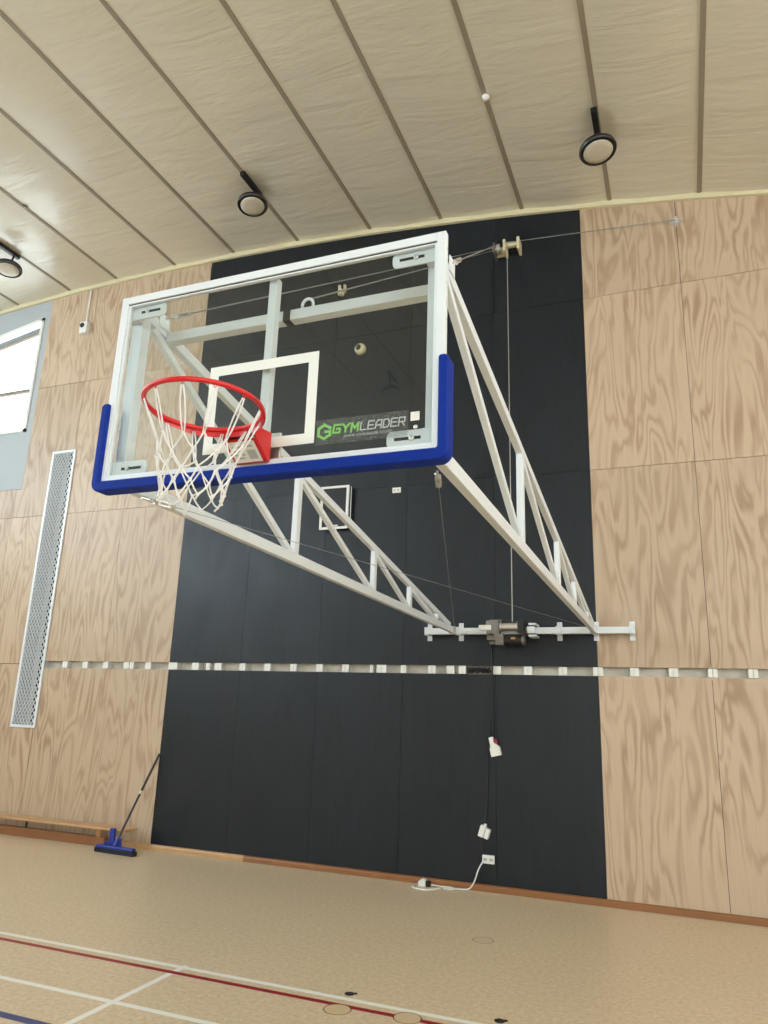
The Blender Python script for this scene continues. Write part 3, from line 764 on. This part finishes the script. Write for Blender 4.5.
# hanging plug sockets and cords at the black wall
so = thing('wall_socket', (-1.3, 0, .29), 'white double power socket low on the black wall above the baseboard', 'socket')
MB().box(-1.36, -1.22, -.03, 0, .29, .38).build('plate', M['white2'], so, bevel=.005)
for x in (-1.325, -1.255): MB().box(x-.02, x+.02, -.032, -.03, .32, .35).build('outlet', M['greyprint'], so)
ld = thing('hanging_socket', (-1.2, -.04, 1.47), 'white hanging cord connector with red plug halfway down the black lower wall', 'plug')
m1 = Matrix.Translation((-1.205, -.06, 1.56)) @ Matrix.Rotation(math.radians(-14), 4, 'Y')
m_ = MB(); m_.box(-.055, .065, -.03, .03, -.10, -.0, m1); m_.prism([(-.05, 0), (.06, 0), (.02, .045), (-.035, .045)], -.025, .025, lambda x, y, z: tuple(m1 @ Vector((x, y, z)))); m_.build('connector_body', M['white2'], ld, bevel=.006)
m_ = MB(); m_.box(-.04, .012, -.022, .022, .04, .12, m1); m_.build('connector_neck', M['white2'], ld, bevel=.006)
m_ = MB(); m_.box(.0, .05, -.018, .02, .03, .085, m1); tag(m_.build('plug_top', M['redd'], ld, bevel=.008), 'dark red plug top')
sk = thing('junction_box', (-1.32, -.03, .56), 'white tilted junction box hanging on the black wall above the wall socket', 'junction box')
m2 = Matrix.Translation((-1.325, -.045, .63)) @ Matrix.Rotation(math.radians(17), 4, 'Y')
MB().box(-.06, .005, -.04, .04, -.065, .06, m2).build('box', M['white2'], sk, bevel=.006)
MB().box(.008, .06, -.035, .04, -.065, .045, m2).build('cover', M['white2'], sk, bevel=.008)
MB().box(-.03, .0, -.02, .02, .06, .085, m2).build('gland', M['white2'], sk, bevel=.004)
def cordobj(pts, r, m, name, label, cat='cable'):
    # smooth the path
    P_ = [Vector(p) for p in pts]; out = []
    for i in range(len(P_)-1):
        p0_, p1_, p2_, p3_ = P_[max(i-1, 0)], P_[i], P_[i+1], P_[min(i+2, len(P_)-1)]
        for k_ in range(6):
            t_ = k_/6; out.append(.5*((2*p1_)+(p2_-p0_)*t_+(2*p0_-5*p1_+4*p2_-p3_)*t_*t_+(3*p1_-p0_-3*p2_+p3_)*t_**3))
    out.append(P_[-1])
    o = MB().tube(out, r, 6).build(name, m, loc=P_[0], smooth=True); return tag(o, label, cat)
cordobj([(-1.245, -.012, 2.75), (-1.235, -.012, 2.5), (-1.24, -.012, 2.1), (-1.235, -.03, 1.68)], .008, M['dcable'], 'power_cable', 'thin black cord hanging down from the winch to the white connector')
cordobj([(-1.265, -.012, 1.9), (-1.29, -.012, 1.4), (-1.30, -.012, 1.0), (-1.32, -.03, .72)], .008, M['dcable'], 'power_cable', 'thin black cord hanging down to the tilted white junction box')
cordobj([(-1.36, -.012, .55), (-1.37, -.012, .45), (-1.33, -.012, .385)], .006, M['dcable'], 'power_cable', 'short black cord between the junction box and the wall socket')
# white lead on the floor (points on the floor close to the wall)
cordobj([(-1.35, -.035, .31), (-1.40, -.05, .22), (-1.44, -.07, .10), (-1.50, -.085, .02), (-1.62, -.10, .008), (-1.72, -.09, .008), (-1.80, -.075, .008), (-1.77, -.16, .008), (-1.66, -.17, .012), (-1.70, -.10, .014),
         (-1.86, -.09, .009), (-2.0, -.075, .008), (-2.13, -.12, .008), (-2.10, -.28, .008), (-1.93, -.33, .008), (-1.82, -.2, .009), (-1.84, -.1, .012), (-1.98, -.12, .02)], .008, M['white2'], 'power_cable', 'white power lead looping from the wall socket onto the floor')
pg = thing('power_adaptor', (-2.0, -.14, 0), 'white power adaptor lying on the floor at the end of the white lead', 'adaptor')
MB().prism([(-2.08, 0), (-1.99, 0), (-1.99, .07), (-2.03, .085), (-2.08, .05)], -.17, -.11).build('adaptor_body', M['white2'], pg, bevel=.006)
MB().box(-1.99, -1.94, -.165, -.115, 0.0, .065).build('adaptor_plug', M['blackp'], pg, bevel=.006)

# dark floor plugs
for x, y, lb_ in ((-1.42, -3.55, 'small dark plug on the floor beside the white court line'), (-.35, -3.53, 'small dark plug on the floor in front of the hoop, rightmost of the two')):
    m_ = MB(); m_.lathe([(.036, 0), (.036, .003), (.022, .006), (.001, .006)], (x, y, 0), (0, 0, 1), 20); m_.lathe([(.016, 0), (.014, .004)], (x+.035, y+.02, 0), (0, 0, 1), 10)
    tag(m_.build('floor_plug', M['dirt'], loc=(x, y, 0)), lb_, 'floor plug', 'floor plugs')

# ------------------------------------------------------------------ bench, dustpan, broom
bn = thing('gym_bench', (-9.0, -.2, 0), 'low long varnished timber gym bench against the plywood wall at far left', 'bench')
MB().box(-11.5, -6.17, -.33, -.09, .235, .27).build('seat_plank', M['timber2'], bn, bevel=.006)
MB().box(-11.5, -6.62, -.20, -.12, .0, .12).build('lower_rail', M['timber'], bn, bevel=.006)
for x in (-11.2, -8.06): MB().box(x-.01, x+.01, -.20, -.18, .12, .236).build('bench_leg', M['blackp'], bn)
MB().box(-6.78, -6.70, -.20, -.12, .12, .236).build('bench_leg', M['timber2'], bn, bevel=.004)
dp = thing('dustpan', (-6.43, -.42, 0), 'blue plastic upright dustpan standing against the low timber bench behind the broom', 'dustpan')
m_ = MB(); dx = .10
m_.prism([(-6.57+dx, 0), (-6.25+dx, 0), (-6.27+dx, .17), (-6.36+dx, .16), (-6.42+dx, .12), (-6.54+dx, .11)], -.40, -.385)
m_.box(-6.56+dx, -6.26+dx, -.43, -.40, 0, .008); m_.build('pan', M['bluep'], dp, bevel=.003)
MB().box(-6.465+dx, -6.385+dx, -.41, -.375, .12, .29).build('handle', M['bluep'], dp, bevel=.008)
br = thing('broom', (-6.15, -.5, 0), 'wide blue broom with a long black handle leaning on the wall beside the black panels', 'broom')
m3 = Matrix.Translation((-6.17, -.49, 0)) @ Matrix.Rotation(math.radians(-3), 4, 'Z')
MB().box(-.32, .32, -.035, .035, .055, .09, m3).build('broom_head', M['bluep'], br, bevel=.012)
MB().box(-.33, .34, -.042, .042, 0, .057, m3).build('bristles', M['bristle'], br, bevel=.008)
a, b_ = Vector((-6.19, -.49, .09)), Vector((-5.99, -.02, 1.24))
tip = a.lerp(b_, .56)
MB().tube([a, tip], .015, 10).build('lower_pole', M['blackp'], br)
MB().tube([tip, b_], .017, 10).build('upper_pole', M['blackp'], br)
MB().tube([a.lerp(b_, .55), a.lerp(b_, .585)], .0185, 10).build('pole_collar', M['cream'], br)
MB().tube([a-(b_-a)*.0, a.lerp(b_, .08)], .02, 10, ).build('pole_socket', M['bluep'], br)

# ------------------------------------------------------------------ lamps
def lamp(x, y, z, label, tilt=(-.12, .10)):
    t_ = thing('high_bay_lamp', (x, y, z), label, 'ceiling lamp', 'round black high bay lamps')
    zc = arc(x)
    MB().box(x-.035, x+.035, y-.32, y+.16, zc-.075, zc-.012).build('mounting_bar', M['blackp'], t_, bevel=.005)
    MB().tube([(x, y+.06, zc-.075), (x, y+.02, z+.09)], .016, 8).build('stem', M['blackp'], t_)
    m_ = MB(); m_.box(x-.07, x-.055, y-.02, y+.03, z+.02, z+.13); m_.box(x+.055, x+.07, y-.02, y+.03, z+.02, z+.13); m_.box(x-.07, x+.07, y-.02, y+.03, z+.115, z+.13)
    m_.build('yoke', M['blackp'], t_)
    axn = Vector((tilt[0], tilt[1], 1))
    MB().lathe([(.155, -.012), (.205, -.03), (.215, -.01), (.205, .03), (.13, .05), (.09, .08), (.07, .09)], (x, y, z), axn, 36).build('housing', M['blackp'], t_, smooth=False)
    MB().lathe([(.168, -.028), (.165, -.034), (.1, -.042), (.001, -.045)], (x, y, z), axn, 36).build('diffuser', M['diffuser'], t_, smooth=True)
    return t_
lamp(.38, -1.42, 8.33, 'round black high bay lamp hanging above the right side of the wall')
lamp(-4.33, -1.40, 8.79, 'round black high bay lamp hanging above the middle, left of the backboard top')
lamp(-9.06, -1.33, 8.80, 'round black high bay lamp at the far left near the window, partly cut off')
lamp(-4.68, -17.4, 8.72, 'round high bay lamp seen only as a reflection in the glass backboard')
cd = thing('ceiling_sensor', (-.76, -2.15, 8.7), 'tiny white round sensor on a ceiling batten above the hoop', 'sensor')
MB().lathe([(.045, 0), (.045, .02), (.03, .045), (.001, .055)], (-.77, -2.15, arc(-.77)-.012), (0, 0, -1), 20).build('sensor_body', M['white2'], cd, smooth=True)
cs = thing('ceiling_plug', (-7.95, -2.1, 9.1), 'tiny dark round plug on the ceiling foil at upper left', 'plug')
MB().lathe([(.04, 0), (.04, .015), (.02, .02)], (-7.95, -2.1, arc(-7.95)-.012), (0, 0, -1), 16).build('plug_body', M['cast'], cs)

# ------------------------------------------------------------------ light
wd = bpy.data.worlds.new('sky'); S.world = wd; wd.use_nodes = True
bg = wd.node_tree.nodes['Background']; bg.inputs[0].default_value = (.86, .94, 1, 1); bg.inputs[1].default_value = 9.0
def area(name, loc, rot, sx, sy, power, col):
    l = bpy.data.lights.new(name, 'AREA'); l.shape = 'RECTANGLE'; l.size = sx; l.size_y = sy; l.energy = power; l.color = col
    o = bpy.data.objects.new(name, l); COL.objects.link(o); o.location = loc; o.rotation_euler = rot; o['kind'] = 'helper'; return o
area('daylight_left_windows', (XL+.02, -12.75, 6.65), (0, -PI/2, 0), 2.6, 20, 1600, (.70, .86, 1))
area('warm_fill_right', (XR-.02, -12.75, 5.4), (0, PI/2, 0), 2.3, 20, 800, (.98, .88, .70))  # added warm light from unseen windows, tinted to yellow the upper right wall
area('daylight_back_windows', (3.95, YB+.02, 4.7), (PI/2, 0, 0), 6.8, 2.9, 1000, (.68, .85, 1))

# ------------------------------------------------------------------ camera
cam = bpy.data.cameras.new('camera'); co = bpy.data.objects.new('camera', cam); COL.objects.link(co)
r = Vector((0.92915365, 0.36817795, 0.03344384)); u = Vector((0.06493586, -0.25159173, 0.9656526)); fw = Vector((-0.36394619, 0.89506793, 0.25767533))
mm = Matrix((r, u, -fw)).transposed().to_4x4(); mm.translation = Vector((.925, -8.985, 1.95))
co.matrix_world = mm
cam.sensor_fit = 'HORIZONTAL'; cam.sensor_width = 36; cam.lens = 738.71/768*36; cam.clip_end = 200; cam.clip_start = .05
S.camera = co
S.view_settings.view_transform = 'Standard'; S.view_settings.look = 'None'; S.view_settings.gamma = 1; S.view_settings.use_curve_mapping = False
S.view_settings.exposure = -.68
